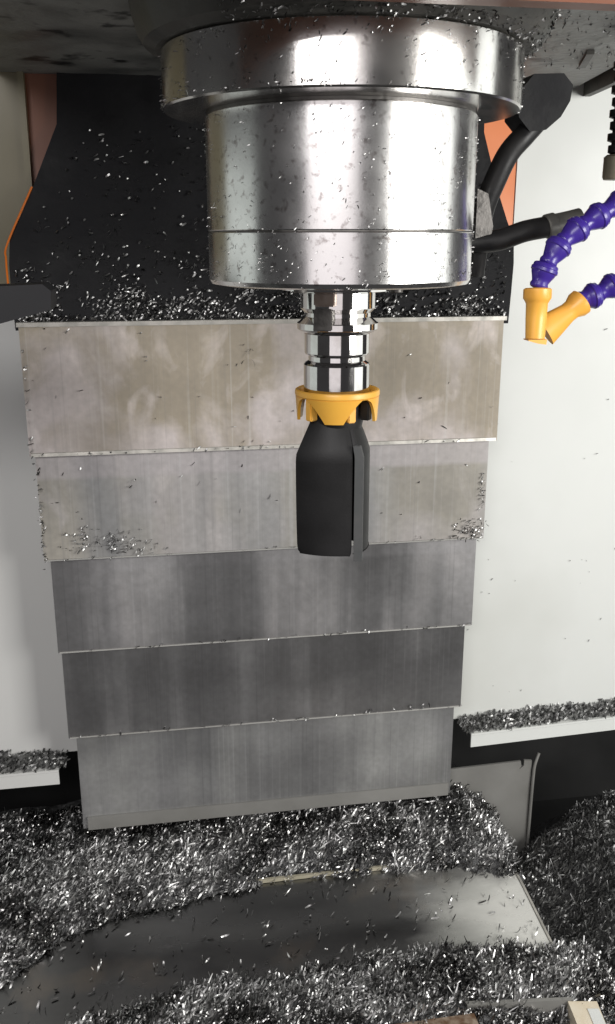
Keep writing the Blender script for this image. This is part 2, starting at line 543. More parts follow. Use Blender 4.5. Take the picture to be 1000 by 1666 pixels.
def heap(h, x0, x1, y0, y1, nx, ny, zmin):
    xs, ys = np.meshgrid(np.linspace(x0, x1, nx), np.linspace(y0, y1, ny), indexing='ij')
    z = np.maximum(h(xs, ys), zmin)
    V = np.stack([xs, ys, z], -1).reshape(-1, 3)
    i = (np.arange(nx - 1)[:, None] * ny + np.arange(ny - 1)[None])
    F = np.stack([i, i + ny, i + ny + 1, i + 1], -1).reshape(-1, 4)
    return V, F

def scatter(h, x0, x1, y0, y1, n, mask, lift=(0, 0.0045)):
    out = np.zeros((0, 2))
    while len(out) < n:
        c = np.stack([rng.uniform(x0, x1, n), rng.uniform(y0, y1, n)], -1)
        out = np.concatenate([out, c[mask(c[:, 0], c[:, 1])]])
    out = out[:n]
    x, y = out[:, 0], out[:, 1]
    e = 0.004
    z = h(x, y)
    N = unit(np.stack([-(h(x + e, y) - h(x - e, y)) / (2 * e), -(h(x, y + e) - h(x, y - e)) / (2 * e), np.ones(n)], -1))
    return np.stack([x, y, z + rng.uniform(*lift, n)], -1), N

# ------------------------------------------------------------------ the setting
tag(obj("void_backing", (lambda bm: (box(bm, -1.0, 1.0, 0.62, 0.66, 0.05, 0.96), box(bm, -1.0, 1.0, -0.3, 0.62, 0.05, 0.1), bm)[-1])(bmesh.new()), M["void_dark"]), kind="structure")  # backing added behind and below the voids to keep them dark

# right enclosure panel: sheet + folded lip
rp = empty("enclosure_panel", (0.45, 0.37, 0.395), "bright white painted sheet panel right of the stepped covers, chips on its bottom lip", "machine panel", "white enclosure panels beside the way cover")
obj("panel_sheet", prism([(0.205, 0.4215), (0.75, 0.4215), (0.75, 1.5), (0.2835, 1.5), (0.2835, 0.985), (0.205, 0.985)], 'y', 0.37, 0.374), M["white"], rp, bevel=0.001)
lip = bmesh.new()
prism([(0.252, 0.330), (0.75, 0.357), (0.75, 0.374), (0.252, 0.374)], 'z', 0.4175, 0.4205, lip)
prism([(0.252, 0.330), (0.75, 0.357), (0.75, 0.360), (0.252, 0.333)], 'z', 0.4005, 0.4172, lip)
obj("lip", lip, M["white"], rp, bevel=0.0006)
# left enclosure panel
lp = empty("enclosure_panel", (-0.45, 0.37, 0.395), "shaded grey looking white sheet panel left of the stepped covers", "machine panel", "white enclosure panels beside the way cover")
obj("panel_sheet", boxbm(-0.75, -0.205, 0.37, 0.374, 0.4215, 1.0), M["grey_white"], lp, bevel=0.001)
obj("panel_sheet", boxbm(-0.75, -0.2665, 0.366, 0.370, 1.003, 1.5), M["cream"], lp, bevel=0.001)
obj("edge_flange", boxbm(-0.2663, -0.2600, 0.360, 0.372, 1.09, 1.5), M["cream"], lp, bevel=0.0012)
lip = bmesh.new()
prism([(-0.281, 0.330), (-0.75, 0.330), (-0.75, 0.3745), (-0.281, 0.3745)], 'z', 0.4175, 0.4205, lip)
prism([(-0.281, 0.330), (-0.75, 0.330), (-0.75, 0.333), (-0.281, 0.333)], 'z', 0.4005, 0.4172, lip)
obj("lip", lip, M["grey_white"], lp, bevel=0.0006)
# dark grey bracket arm at the left
ab = empty("angle_bracket", (-0.26, 0.05, 1.0), "dark grey blunt bracket arm poking in from the left edge above the grey panel", "bracket")
obj("arm", prism([(-0.40, 1.0105), (-0.2215, 1.0175), (-0.2155, 1.0125), (-0.2165, 0.9985), (-0.30, 0.977), (-0.40, 0.972)], 'y', 0.03, 0.075), M["dark_grey"], ab, bevel=0.002)
obj("clamp_plate", prism([(-0.40, 0.990), (-0.262, 0.996), (-0.262, 0.990), (-0.40, 0.9815)], 'y', 0.026, 0.0297), M["dark_grey"], ab, bevel=0.0008)
# orange column sides behind the apron
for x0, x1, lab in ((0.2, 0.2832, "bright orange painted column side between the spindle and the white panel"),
                    (-0.30, -0.2, "orange column side coloured dark reddish brown for its shade, behind the cream panel edge")):
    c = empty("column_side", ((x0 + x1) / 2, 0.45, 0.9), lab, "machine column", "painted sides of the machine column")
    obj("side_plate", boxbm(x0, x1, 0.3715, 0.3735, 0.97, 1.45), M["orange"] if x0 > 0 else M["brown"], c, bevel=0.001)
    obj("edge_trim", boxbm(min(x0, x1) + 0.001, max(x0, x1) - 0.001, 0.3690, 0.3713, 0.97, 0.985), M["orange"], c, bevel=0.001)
# black rubber apron behind the spindle
ap = empty("column_apron", (0, 0.36, 0.97), "black rubber apron hanging behind the spindle, speckled with metal chips", "apron")
def apron_strip(rows):
    bm = bmesh.new()
    prev = None
    for (xl, xr, y, z) in rows:
        cur = [bm.verts.new((xl + (xr - xl) * k / 24, y + 0.0016 * math.sin(k * 1.7) * (z > 1.0), z)) for k in range(25)]
        if prev:
            for k in range(24):
                bm.faces.new((prev[k], prev[k + 1], cur[k + 1], cur[k]))
        prev = cur
    r = bmesh.ops.extrude_face_region(bm, geom=bm.faces[:])
    bmesh.ops.translate(bm, verts=[v for v in r["geom"] if isinstance(v, bmesh.types.BMVert)], vec=(0, 0.003, 0.001))
    return bm
obj("rubber_sheet", apron_strip([(-0.226, 0.238, 0.362, 1.225), (-0.2300, 0.238, 0.360, 1.166), (-0.258, 0.2545, 0.350, 1.103), (-0.273, 0.264, 0.3425, 1.072), (-0.2845, 0.2715, 0.336, 1.05),
                               (-0.2862, 0.2700, 0.328, 1.024), (-0.2850, 0.2650, 0.318, 0.99), (-0.2830, 0.2605, 0.310, 0.958)]), M["rubber"], ap, smooth=60)
obj("edge_trim", tube(smooth_path([(-0.259, 0.349, 1.103), (-0.2865, 0.333, 1.046), (-0.2885, 0.327, 1.03), (-0.2872, 0.316, 1.005)], 6), 0.0011, 8), M["orange"], ap)

# ------------------------------------------------------------------ telescopic way cover
wc = empty("way_cover", (-0.014, 0.33, 0.339), "stepped telescopic cover of five overlapping steel plates on the back wall", "way cover")
spec = [(-0.2785, 0.2513, 0.8240, 0.9655), (-0.2735, 0.2437, 0.7022, 0.90), (-0.2672, 0.2370, 0.5860, 0.76),
        (-0.2640, 0.2300, 0.4705, 0.65), (-0.2555, 0.2230, 0.3390, 0.54)]
for i, (x0, x1, z0, z1) in enumerate(spec):
    y = 0.300 + 0.0055 * i
    bm = bmesh.new()
    # front sheet with slightly folded sides and a kicked-out bottom hem
    box(bm, x0, x1, y, y + 0.002, z0, z1)
    pl = obj("cover_plate", bm, PL[i], wc, bevel=0.0007)
    for xs in (x0 + 0.0002, x1 - 0.0022):
        obj("side_fold", boxbm(xs, xs + 0.002, y + 0.0021, y + 0.045, z0 + 0.001, z1 - 0.001), M["dark_steel"], pl)
    HW = 0.0042 if i == 0 else 0.0016
    if i < 4:
        hm = prism([(y - 0.0016, z0), (y - 0.0002, z0), (y - 0.0002, z0 + HW), (y - 0.0010, z0 + HW * 0.85)], 'x', x0 + 0.0015, x1 - 0.0015)
        obj("hem", hm, M["hem"] if i < 1 else M["bracket"], pl)
    if i == 0:
        obj("top_fold", prism([(y - 0.0017, z1 - 0.003), (y + 0.03, z1 - 0.003), (y + 0.03, z1 + 0.0015), (y - 0.0017, z1 + 0.0015)], 'x', x0 - 0.002, x1 + 0.003), M["hem"], pl, bevel=0.0006)
    if i == 4:
        obj("wiper_strip", boxbm(x0 + 0.006, x1 - 0.003, y - 0.003, y - 0.0003, z0 - 0.001, z0 + 0.017), M["bracket"], pl, bevel=0.0006)

# grey bracket plate right of the lowest plate
br = empty("bracket_plate", (0.3, 0.35, 0.2), "dull grey upright bracket plate with a small hook notch, right of the lowest cover plate", "bracket")
obj("plate", prism([(0.20, 0.19), (0.347, 0.19), (0.347, 0.362), (0.336, 0.3635), (0.336, 0.355), (0.3285, 0.349), (0.3325, 0.3545), (0.331, 0.3625), (0.20, 0.359)], 'y', 0.345, 0.348), M["bracket"], br, bevel=0.0006)
obj("rolled_edge", tube(smooth_path([(0.3485, 0.342, 0.19), (0.349, 0.342, 0.30), (0.3495, 0.342, 0.34), (0.351, 0.343, 0.356), (0.357, 0.346, 0.372)], 8), 0.0021, 12), M["bracket"], br)

# floor sheet under the chips
fs = empty("floor_cover", (0, 0.18, 0.26), "dull steel floor sheet lying bare between two bands of metal chips", "way cover")
bm = bmesh.new()
rows = [(-0.06, 0.2585), (0.10, 0.2655), (0.14, 0.269), (0.20, 0.276), (0.245, 0.2795), (0.262, 0.2805), (0.264, 0.272)]
prev = None
for y, z in rows:
    cur = [bm.verts.new((x, y, z)) for x in (-0.75, 0.2815)]
    if prev:
        bm.faces.new((prev[0], prev[1], cur[1], cur[0]))
    prev = cur
r = bmesh.ops.extrude_face_region(bm, geom=bm.faces[:])
bmesh.ops.translate(bm, verts=[v for v in r["geom"] if isinstance(v, bmesh.types.BMVert)], vec=(0, 0, -0.004))
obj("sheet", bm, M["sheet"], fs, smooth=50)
obj("rear_lip", boxbm(-0.70, 0.2800, 0.2565, 0.2600, 0.2808, 0.2855), M["brass_strip"], fs, bevel=0.0006)
obj("end_cap", prism([(0.105, 0.258), (0.262, 0.268), (0.262, 0.2815), (0.245, 0.2808), (0.20, 0.2773), (0.14, 0.2703), (0.105, 0.267)], 'x', 0.2818, 0.2845), M["hem"], fs, bevel=0.0006)

# ------------------------------------------------------------------ spindle head
hd = empty("head_casting", (0.02, 0.3, 1.215), "dark grey cast spindle head underside filling the top of the picture", "machine head")
obj("casting", prism([(-0.27, -0.16), (0.25, -0.16), (0.325, 0.23), (0.385, 0.62), (0.39, 0.70), (-0.272, 0.70), (-0.29, 0.40)], 'z', 1.2155, 1.45), M["cast"], hd, bevel=0.004)
obj("edge_rim", prism([(0.3255, 0.10), (0.3875, 0.62), (0.396, 0.62), (0.334, 0.10)], 'z', 1.207, 1.45), M["cast_dark"], hd, bevel=0.002)
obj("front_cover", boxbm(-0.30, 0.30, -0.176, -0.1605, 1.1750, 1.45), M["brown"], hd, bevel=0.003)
obj("mounting_ring", lathe([(0.100, 1.2153), (0.149, 1.2153), (0.1500, 1.2125), (0.1480, 1.2000), (0.1440, 1.1860), (0.1400, 1.1800), (0.1320, 1.1762), (0.100, 1.1762)], 0.002, 0), M["cast_dark"], hd)
for k in range(3):
    x, y = (0.235 + 0.026 * k, 0.03 + 0.13 * k)
    obj("slot_cover", prism([(x, y), (x + 0.006, y - 0.003), (x + 0.03, y + 0.065), (x + 0.024, y + 0.068)], 'z', 1.2115, 1.2153), M["cast_dark"], hd, bevel=0.001)

# ------------------------------------------------------------------ spindle
X0 = 0.0014
sp = empty("spindle", (X0, 0, 1.017), "large polished steel spindle nose with a wide flange ring, hanging from the head", "spindle")
obj("flange_ring", lathe([(0.09, 1.1760), (0.1268, 1.1760), (0.128, 1.1748), (0.128, 1.1382), (0.1268, 1.1370), (0.1000, 1.1366), (0.09, 1.1366)], X0, 0, 160), M["ring_steel"], sp)
obj("neck_groove", lathe([(0.09, 1.1365), (0.0965, 1.1365), (0.0965, 1.1345), (0.09, 1.1345)], X0, 0, 128), M["dark_steel"], sp)
obj("spindle_body", lathe([(0.05, 1.1344), (0.0975, 1.1344), (0.0985, 1.1334), (0.0985, 1.0565), (0.0981, 1.0560), (0.05, 1.0560)], X0, 0, 160), M["ground_steel"], sp)
obj("seam", lathe([(0.05, 1.0559), (0.0980, 1.0559), (0.0980, 1.0550), (0.05, 1.0550)], X0, 0, 128), M["dark_steel"], sp)
obj("nose_cap", lathe([(0.03, 1.0549), (0.0980, 1.0549), (0.0983, 1.0543), (0.0983, 1.0215), (0.0965, 1.0185), (0.0885, 1.0172), (0.03, 1.0172)], X0, 0, 160), M["ground_steel"], sp)
obj("nose_ring", lathe([(0.02, 1.0171), (0.0455, 1.0171), (0.045, 1.0135), (0.039, 1.0125), (0.02, 1.0125)], X0, 0, 96), M["chrome"], sp)
def ykey(a, r0, r1, wd, z0, z1):
    bm = boxbm(-wd / 2, wd / 2, -r1, -r0, z0, z1)
    bmesh.ops.rotate(bm, verts=bm.verts, cent=(0, 0, 0), matrix=Matrix.Rotation(a, 3, 'Z'))
    bmesh.ops.translate(bm, verts=bm.verts, vec=(X0, 0, 0))
    return bm
for a in (RAD(-31), RAD(149)):
    obj("drive_key", ykey(a, 0.022, 0.0335, 0.0165, 1.0025, 1.0124), M["key_steel"], sp, bevel=0.001)
for k in range(6):
    a = RAD(60 * k + 25)
    obj("cap_bolt", lathe([(0.0, 1.0140), (0.0042, 1.0140), (0.0046, 1.0145), (0.0046, 1.0170), (0.0, 1.0170)], X0 + 0.068 * math.sin(a), -0.068 * math.cos(a), 20), M["dark_steel"], sp)

# ------------------------------------------------------------------ tool holder
th = empty("tool_holder", (0, 0, 0.935), "shiny chromed tool holder with grooved flange clamped in the spindle", "tool holder")
obj("flange", lathe([(0.015, 1.0124), (0.0283, 1.0124), (0.0290, 1.0116), (0.0290, 1.0000), (0.0283, 0.9992), (0.0255, 0.9965), (0.0255, 0.9935), (0.0300, 0.9895), (0.0313, 0.9887),
                     (0.0313, 0.9843), (0.0305, 0.9835), (0.0265, 0.9815), (0.015, 0.9815)], 0.0004, 0, 96), M["chrome"], th)
for a in (RAD(-31), RAD(149)):
    bm = boxbm(-0.0072, 0.0072, -0.0322, -0.0235, 0.9848, 1.0006)
    bmesh.ops.rotate(bm, verts=bm.verts, cent=(0, 0, 0), matrix=Matrix.Rotation(a, 3, 'Z'))
    obj("drive_slot", bm, M["dark_steel"], th, bevel=0.0008)
obj("collar", lathe([(0.012, 0.9814), (0.0245, 0.9814), (0.0252, 0.9806), (0.0252, 0.9660), (0.0245, 0.9648), (0.0222, 0.9635), (0.0222, 0.9600), (0.012, 0.9600)], 0, 0, 96), M["chrome"], th)
obj("nut", lathe([(0.012, 0.9599), (0.0222, 0.9599), (0.0250, 0.9580), (0.0258, 0.9568), (0.0258, 0.9346), (0.0252, 0.9340), (0.012, 0.9340)], 0, 0, 96), M["chrome"], th)

# ------------------------------------------------------------------ folding chip fan
YAW = RAD(-20)
fan = empty("chip_fan", (0, 0, 0.935), "folded chip fan with yellow hub and four black blades hanging down under the tool holder", "chip fan")
obj("hub_disc", lathe([(0.0, 0.9335), (0.0296, 0.9338), (0.0306, 0.9372), (0.0318, 0.9378), (0.0330, 0.9372), (0.0334, 0.9360), (0.0334, 0.9335), (0.0324, 0.9322), (0.0, 0.9322)], 0.0006, 0, 96), M["yellow"], fan)
def skirt(center, wtop, wbot, r, th_, zt, zb, n=16, m=8, shape=1.0, tap=0.16):
    """one hanging lobe of the hub skirt: a piece of cylinder wall narrowing downward"""
    bm = bmesh.new()
    grid = {}
    for s, rr in ((0, r), (1, r - th_)):
        for j in range(m + 1):
            t = j / m
            hw = wbot + (wtop - wbot) * (1 - t ** shape)
            for i in range(n + 1):
                a = center + hw * (2 * i / n - 1)
                grid[s, i, j] = bm.verts.new((0.0006 + rr * (1 - tap * t) * math.sin(a), -rr * (1 - tap * t) * math.cos(a), zt + (zb - zt) * t))
    for j in range(m):
        for i in range(n):
            bm.faces.new([grid[0, i, j], grid[0, i + 1, j], grid[0, i + 1, j + 1], grid[0, i, j + 1]])
            bm.faces.new([grid[1, i, j], grid[1, i, j + 1], grid[1, i + 1, j + 1], grid[1, i + 1, j]])
        for i in (0, n):
            bm.faces.new([grid[0, i, j], grid[0, i, j + 1], grid[1, i, j + 1], grid[1, i, j]])
    for i in range(n):
        for j in (0, m):
            bm.faces.new([grid[0, i, j], grid[1, i, j], grid[1, i + 1, j], grid[0, i + 1, j]])
    return bm
for k in range(4):
    c = YAW + RAD(90 * k) + RAD(4)
    obj("skirt_lobe", skirt(c, RAD(41), RAD(15), 0.0330, 0.0024, 0.9325, 0.9135, shape=0.55 if k % 2 else 0.8, tap=0.04 if k % 2 else 0.16), M["yellow"], fan, smooth=50)
obj("hub_core", lathe([(0.0, 0.9316), (0.0215, 0.9316), (0.0215, 0.9130), (0.0195, 0.9040), (0.0, 0.9040)], 0, 0, 48), M["plastic_black"], fan)
for k in range(4):
    c = YAW + RAD(90 * k)
    for off in ((RAD(33), RAD(-38)) if k == 0 else (RAD(-20),) if k == 1 else ()):
        bm = boxbm(-0.0032, 0.0032, -0.0300, -0.0225, 0.9150, 0.9330)
        bmesh.ops.rotate(bm, verts=bm.verts, cent=(0, 0, 0), matrix=Matrix.Rotation(c + off, 3, 'Z'))
        obj("hinge_lug", bm, M["yellow"] if k == 0 else M["plastic_black"], fan, bevel=0.0008)
def blade_bm(front=False):
    """a blade hanging in front of the axis (facing -y): shouldered, cambered, thin-edged sheet"""
    bm = bmesh.new()
    zs = [0.9170, 0.9120, 0.9040, 0.8960, 0.8890, 0.8830, 0.860, 0.835, 0.815, 0.8100, 0.8075]
    hl = [-0.0135, -0.0152, -0.0183, -0.0214, -0.0241, -0.0246, -0.0245, -0.0242, -0.0237, -0.0230, -0.0210]
    hr = [0.0105, 0.0130, 0.0168, 0.0198, 0.0218, 0.0226, 0.0228, 0.0228, 0.0228, 0.0226, 0.0215]
    if front:
        hr = [0.0130, 0.0150, 0.0172, 0.0192, 0.0198, 0.0200, 0.0200, 0.0200, 0.0200, 0.0198, 0.0190]
    n = 12
    T = 0.0036
    grid = {}
    for j, z in enumerate(zs):
        for i in range(n + 1):
            t = i / n
            x = hl[j] + (hr[j] - hl[j]) * t
            camb = (-0.0035 if front else -0.0055) * (1 - (2 * t - 1) ** 2)
            yb = -0.0230 + 0.0105 * max(0.0, (z - 0.8885) / 0.0285) ** 1.15 + camb
            for s in (0, 1):
                grid[s, i, j] = bm.verts.new((x, yb + s * T, z))
    m = len(zs) - 1
    for j in range(m):
        for i in range(n):
            bm.faces.new([grid[0, i, j], grid[0, i + 1, j], grid[0, i + 1, j + 1], grid[0, i, j + 1]])
            bm.faces.new([grid[1, i, j], grid[1, i, j + 1], grid[1, i + 1, j + 1], grid[1, i + 1, j]])
        for i in (0, n):
            bm.faces.new([grid[0, i, j], grid[0, i, j + 1], grid[1, i, j + 1], grid[1, i, j]])
    for i in range(n):
        for j in (0, m):
            bm.faces.new([grid[0, i, j], grid[1, i, j], grid[1, i + 1, j], grid[0, i + 1, j]])
    return bm
for k in range(4):
    off = (-0.002, 0.0015, 0.0065, 0.0065)[k]
    rot = Matrix.Rotation(YAW + RAD(90 * k), 3, 'Z')
    bm = blade_bm(k == 0)
    bmesh.ops.translate(bm, verts=bm.verts, vec=(-0.0035 if k == 0 else 0.002, off, 0))
    bmesh.ops.rotate(bm, verts=bm.verts, cent=(0, 0, 0), matrix=rot)
    b = obj("blade", bm, M["plastic_black"], fan, smooth=45, bevel=0.0005)
    if k == 1:
        rb = prism([(-0.0262, 0.8045), (-0.0262, 0.8885), (-0.0240, 0.8965), (-0.0200, 0.8965), (-0.0212, 0.8880), (-0.0212, 0.8045)], 'x', -0.0258, -0.0222)
        bmesh.ops.translate(rb, verts=rb.verts, vec=(0.0, off, 0))
        bmesh.ops.rotate(rb, verts=rb.verts, cent=(0, 0, 0), matrix=rot)
        obj("edge_rib", rb, M["lit_plastic_edge"], b, bevel=0.0009)

# ------------------------------------------------------------------ hoses and nozzles
h1 = empty("bent_hose", (0.18, 0.07, 1.13), "thick black bent hose with a black elbow block, beside the flange ring", "hose")
obj("elbow_block", prism([(0.171, 1.1775), (0.196, 1.1785), (0.2045, 1.170), (0.203, 1.158), (0.196, 1.146), (0.184, 1.136), (0.170, 1.1345), (0.160, 1.145), (0.160, 1.165)], 'y', 0.058, 0.09), M["rubber"], h1, bevel=0.006, seg=4, smooth=60)
obj("hose", tube(smooth_path([(0.190, 0.074, 1.165), (0.184, 0.072, 1.148), (0.171, 0.068, 1.134), (0.156, 0.066, 1.118), (0.146, 0.068, 1.096), (0.139, 0.072, 1.074), (0.137, 0.076, 1.048), (0.136, 0.080, 1.02)], 10), 0.0092, 20), M["hose"], h1)
obj("clip_plate", prism([(0.1275, 1.090), (0.137, 1.086), (0.1425, 1.060), (0.140, 1.048), (0.1275, 1.050)], 'y', 0.056, 0.0585), M["dark_steel"], h1, bevel=0.0006)
h2 = empty("side_hose", (0.17, 0.06, 1.055), "short black hose running sideways from the spindle to a grey fitting", "hose")
obj("hose", tube(smooth_path([(0.085, 0.066, 1.047), (0.128, 0.064, 1.0475), (0.150, 0.061, 1.0495), (0.172, 0.060, 1.0565), (0.194, 0.060, 1.0605)], 10), 0.0088, 20), M["hose"], h2)
obj("grey_fitting", axis_lathe((0.190, 0.060, 1.0600), (0.222, 0.062, 1.0675), [(0, 0.0094), (0.001, 0.0102), (0.008, 0.0102), (0.009, 0.0088), (0.022, 0.0084), (0.032, 0.0084)], 24), M["fitting"], h2)

def segment_bm(p0, p1, big=0.0105, small=0.0068):
    L = (Vector(p1) - Vector(p0)).length
    # ball socket bell: wide collar at the start, waist, ball at the end
    return axis_lathe(p0, p1, [(-0.001, big * 0.86), (0.0, big * 0.97), (0.004, big), (0.0075, big * 0.93), (L * 0.55, small * 1.22), (L * 0.74, small), (L * 0.86, small * 1.12), (L * 0.98, small * 1.0), (L * 1.02, small * 0.7)], 28)

def coolant_line(name, joints, nozzle_fn, label):
    root = empty(name, joints[0], label, "coolant hose", "blue jointed coolant hoses with orange nozzles")
    for a, b in zip(joints, joints[1:]):
        s = obj("hose_segment", segment_bm(b, a), M["blue"], root, smooth=50)
        d = (Vector(a) - Vector(b)).normalized()
        obj("collar_ring", axis_lathe(Vector(b) + d * 0.0022, Vector(b) + d * 0.006, [(0, 0.0105), (0.0008, 0.0111), (0.003, 0.0111), (0.0038, 0.0103)], 28), M["blue"], s)
    nozzle_fn(root)
    return root

Yn = 0.02
J1 = [(0.1700, Yn, 1.0120), (0.1760, Yn, 1.0300), (0.1880, Yn + .002, 1.0470), (0.2050, Yn + .004, 1.0600), (0.2235, Yn + .006, 1.0700), (0.2420, Yn + .008, 1.0800), (0.262, Yn + .010, 1.092)]
J1 = [Vector(j) for j in J1]
def nozzle_a(root):
    obj("nozzle", axis_lathe((0.1700, Yn, 1.0120), (0.1690, Yn - 0.004, 0.9690), [(0, 0.0100), (0.001, 0.0114), (0.008, 0.0114), (0.0105, 0.0098), (0.0125, 0.0088), (0.024, 0.0088, 1.0, 0.8), (0.0405, 0.0086, 0.95, 0.7)], 28), M["nozzle"], root, smooth=45)
    obj("nozzle_tip", prism([(0.1612, 0.9715), (0.1776, 0.9715), (0.1772, 0.9672), (0.1700, 0.9682), (0.1618, 0.9705)], 'y', Yn - 0.0085, Yn + 0.002), M["nozzle"], root, bevel=0.0008)
coolant_line("coolant_hose", J1, nozzle_a, "upper blue jointed coolant hose whose orange nozzle points straight down")
Y2 = 0.04
J2 = [Vector(j) for j in ((0.2160, Y2, 1.0000), (0.2320, Y2, 1.0055), (0.2480, Y2, 1.0140), (0.266, Y2, 1.026))]
def nozzle_b(root):
    obj("nozzle", axis_lathe((0.2190, Y2, 1.0000), (0.1850, Y2 - 0.002, 0.9745), [(0, 0.0100), (0.001, 0.0114), (0.0055, 0.0112), (0.011, 0.0086), (0.016, 0.0084), (0.028, 0.0112, 1.0, 0.6), (0.041, 0.0138, 1.0, 0.45)], 28), M["nozzle"], root, smooth=45)
coolant_line("coolant_hose", J2, nozzle_b, "lower blue jointed coolant hose whose orange nozzle points down to the left")

# ribbed black hose at the right edge
rh = empty("ribbed_hose", (0.262, 0.09, 1.15), "black ribbed hose hanging at the right edge with a grey brown end fitting", "hose")
for k in range(9):
    z = 1.205 - 0.0095 * k
    obj("rib", lathe([(0.006, z), (0.0095 + 0.0012 * (k % 2), z - 0.001), (0.0095 + 0.0012 * (k % 2), z - 0.0068), (0.006, z - 0.0085)], 0.2655, 0.09, 20), M["hose"], rh)
obj("core", lathe([(0.0, 1.23), (0.007, 1.23), (0.007, 1.12), (0.0, 1.12)], 0.2655, 0.09, 20), M["hose"], rh)
obj("end_fitting", lathe([(0.0, 1.1205), (0.0098, 1.1205), (0.0122, 1.1185), (0.0122, 1.1025), (0.0112, 1.1000), (0.0, 1.1000)], 0.2655, 0.09, 24), M["ochre"], rh)
# small black cap on the white panel
kb = empty("black_cap", (0.475, 0.36, 0.535), "small round black cap on the white panel at the right edge", "cap")
obj("cap", axis_lathe((0.481, 0.3698, 0.538), (0.481, 0.35, 0.538), [(0, 0.0085), (0.004, 0.0085), (0.008, 0.0072), (0.011, 0.004)], 24), M["hose"], kb)
obj("washer", axis_lathe((0.481, 0.3699, 0.538), (0.481, 0.35, 0.538), [(0, 0.0102), (0.0016, 0.0102), (0.002, 0.0096)], 24), M["fitting"], kb)

# things at the bottom edge of the picture
blk = empty("cream_block", (0.275, 0.0, 0.275), "cream coloured worn block at the bottom edge, lying in the chips", "block")
obj("block", prism([(0.250, -0.04), (0.278, -0.045), (0.2865, 0.012), (0.2565, 0.017)], 'z', 0.262, 0.2835), M["bone"], blk, bevel=0.002)
obj("worn_corner", prism([(0.266, -0.045), (0.279, -0.045), (0.2835, 0.002), (0.272, 0.004)], 'z', 0.2832, 0.2842), M["white"], blk, bevel=0.0003)
bar = empty("table_bar", (0.12, 0.0, 0.275), "rusty brown steel bar end at the bottom edge, half buried in chips", "bar")
obj("bar", boxbm(0.06, 0.155, -0.04, 0.020, 0.262, 0.2815), M["rust"], bar, bevel=0.002)
obj("bar_end", boxbm(0.0, 0.0598, -0.04, 0.012, 0.262, 0.2800), M["dark_steel"], bar, bevel=0.002)
tb = empty("table_edge", (0.2, 0.03, 0.27), "thin dark steel edge strip along the chips at the bottom right", "edge strip")
obj("edge_strip", prism([(0.15, 0.0335), (0.262, 0.021), (0.262, 0.017), (0.15, 0.028)], 'z', 0.262, 0.2845), M["bracket"], tb, bevel=0.0008)

# ------------------------------------------------------------------ metal chips
def sheet_z(y):
    return np.interp(y, [r[0] for r in rows], [r[1] for r in rows])
front_a_x = [-0.75, -0.337, -0.29, -0.222, -0.12, 0.005, 0.193, 0.24, 0.285, 0.30]
front_a_y = [0.10, 0.152, 0.195, 0.229, 0.247, 0.2605, 0.252, 0.240, 0.225, 0.222]
def edge_a(x):
    return np.interp(x, front_a_x, front_a_y) + 0.012 * fbm(x, x * 0 + 3, 34) + 0.006 * fbm(x, x * 0 + 3, 130)
def h_a(x, y):
    d = y - edge_a(x)
    top = np.interp(x, [-0.8, -0.30, -0.24, 0.15, 0.225, 0.262, 0.286, 0.30], [0.312, 0.312, 0.322, 0.3335, 0.336, 0.322, 0.298, 0.275])
    g = 1 - np.exp(-np.maximum(d, 0) / 0.032)
    return np.where(d > -0.004, sheet_z(y) + (top - 0.279 + 0.006) * g + 0.010 * fbm(x, y, 28) * np.clip(d / 0.02, 0, 1) + 0.0005, np.where(x > 0.2815, 0.15, sheet_z(y) - 0.004))
core = heap(h_a, -0.62, 0.292, 0.10, 0.42, 190, 74, 0.2)
P, Nn = scatter(h_a, -0.60, 0.292, 0.10, 0.40, 29000, lambda x, y: (y > edge_a(x) - 0.003 + 0.0) & ((y < 0.345) | (x < -0.26)) & ((x < 0.275) | (y < 0.345)))
chips("chip_heap", P, Nn, "long heap of silvery metal chips behind the bare floor sheet, below the stepped cover", "metal chips", core=core, curls=420)

def edge_b(x):
    return np.interp(x, [-0.75, -0.30, -0.255, -0.19, -0.106, 0.0, 0.0955, 0.2, 0.262, 0.31], [0.03, 0.055, 0.082, 0.102, 0.117, 0.120, 0.124, 0.116, 0.106, 0.10]) + 0.014 * fbm(x, x * 0 + 8, 30) + 0.006 * fbm(x, x * 0 + 8, 120)
def h_b(x, y):
    d = edge_b(x) - y
    g = 1 - np.exp(-np.maximum(d, 0) / 0.03)
    return np.where(d > -0.004, sheet_z(y) + 0.018 * g + 0.012 * fbm(x + 4, y, 30) * np.clip(d / 0.02, 0, 1) - 0.02 * np.clip((0.03 - y) / 0.03, 0, 1) + 0.0005, np.where(x > 0.2815, 0.15, sheet_z(y) - 0.004))
core = heap(h_b, -0.40, 0.32, -0.06, 0.15, 150, 60, 0.2)
P, Nn = scatter(h_b, -0.36, 0.32, -0.05, 0.15, 22000, lambda x, y: y < edge_b(x) + 0.003)
chips("chip_heap", P, Nn, "broad band of silvery metal chips in front of the bare floor sheet along the bottom edge", "metal chips", core=core, curls=420)

def h_c(x, y):
    r = np.interp(x, [0.28, 0.30, 0.325, 0.36, 0.42, 0.52, 0.7], [0.24, 0.238, 0.24, 0.27, 0.312, 0.34, 0.35])
    far = np.interp(y, [-0.1, 0.05, 0.12, 0.2, 0.30, 0.36, 0.44], [-0.05, -0.02, 0.0, -0.006, -0.02, -0.05, -0.12])
    return r + far + 0.03 * fbm(x, y + 2, 16)
core = heap(h_c, 0.2852, 0.66, -0.08, 0.42, 100, 100, 0.12)
P, Nn = scatter(h_c, 0.288, 0.62, -0.05, 0.38, 20000, lambda x, y: x > 0.288)
chips("chip_heap", P, Nn, "dark tumbled heap of metal chips in the lower right corner beside the bracket plate", "metal chips", core=core, m="dull_chip", curls=420)

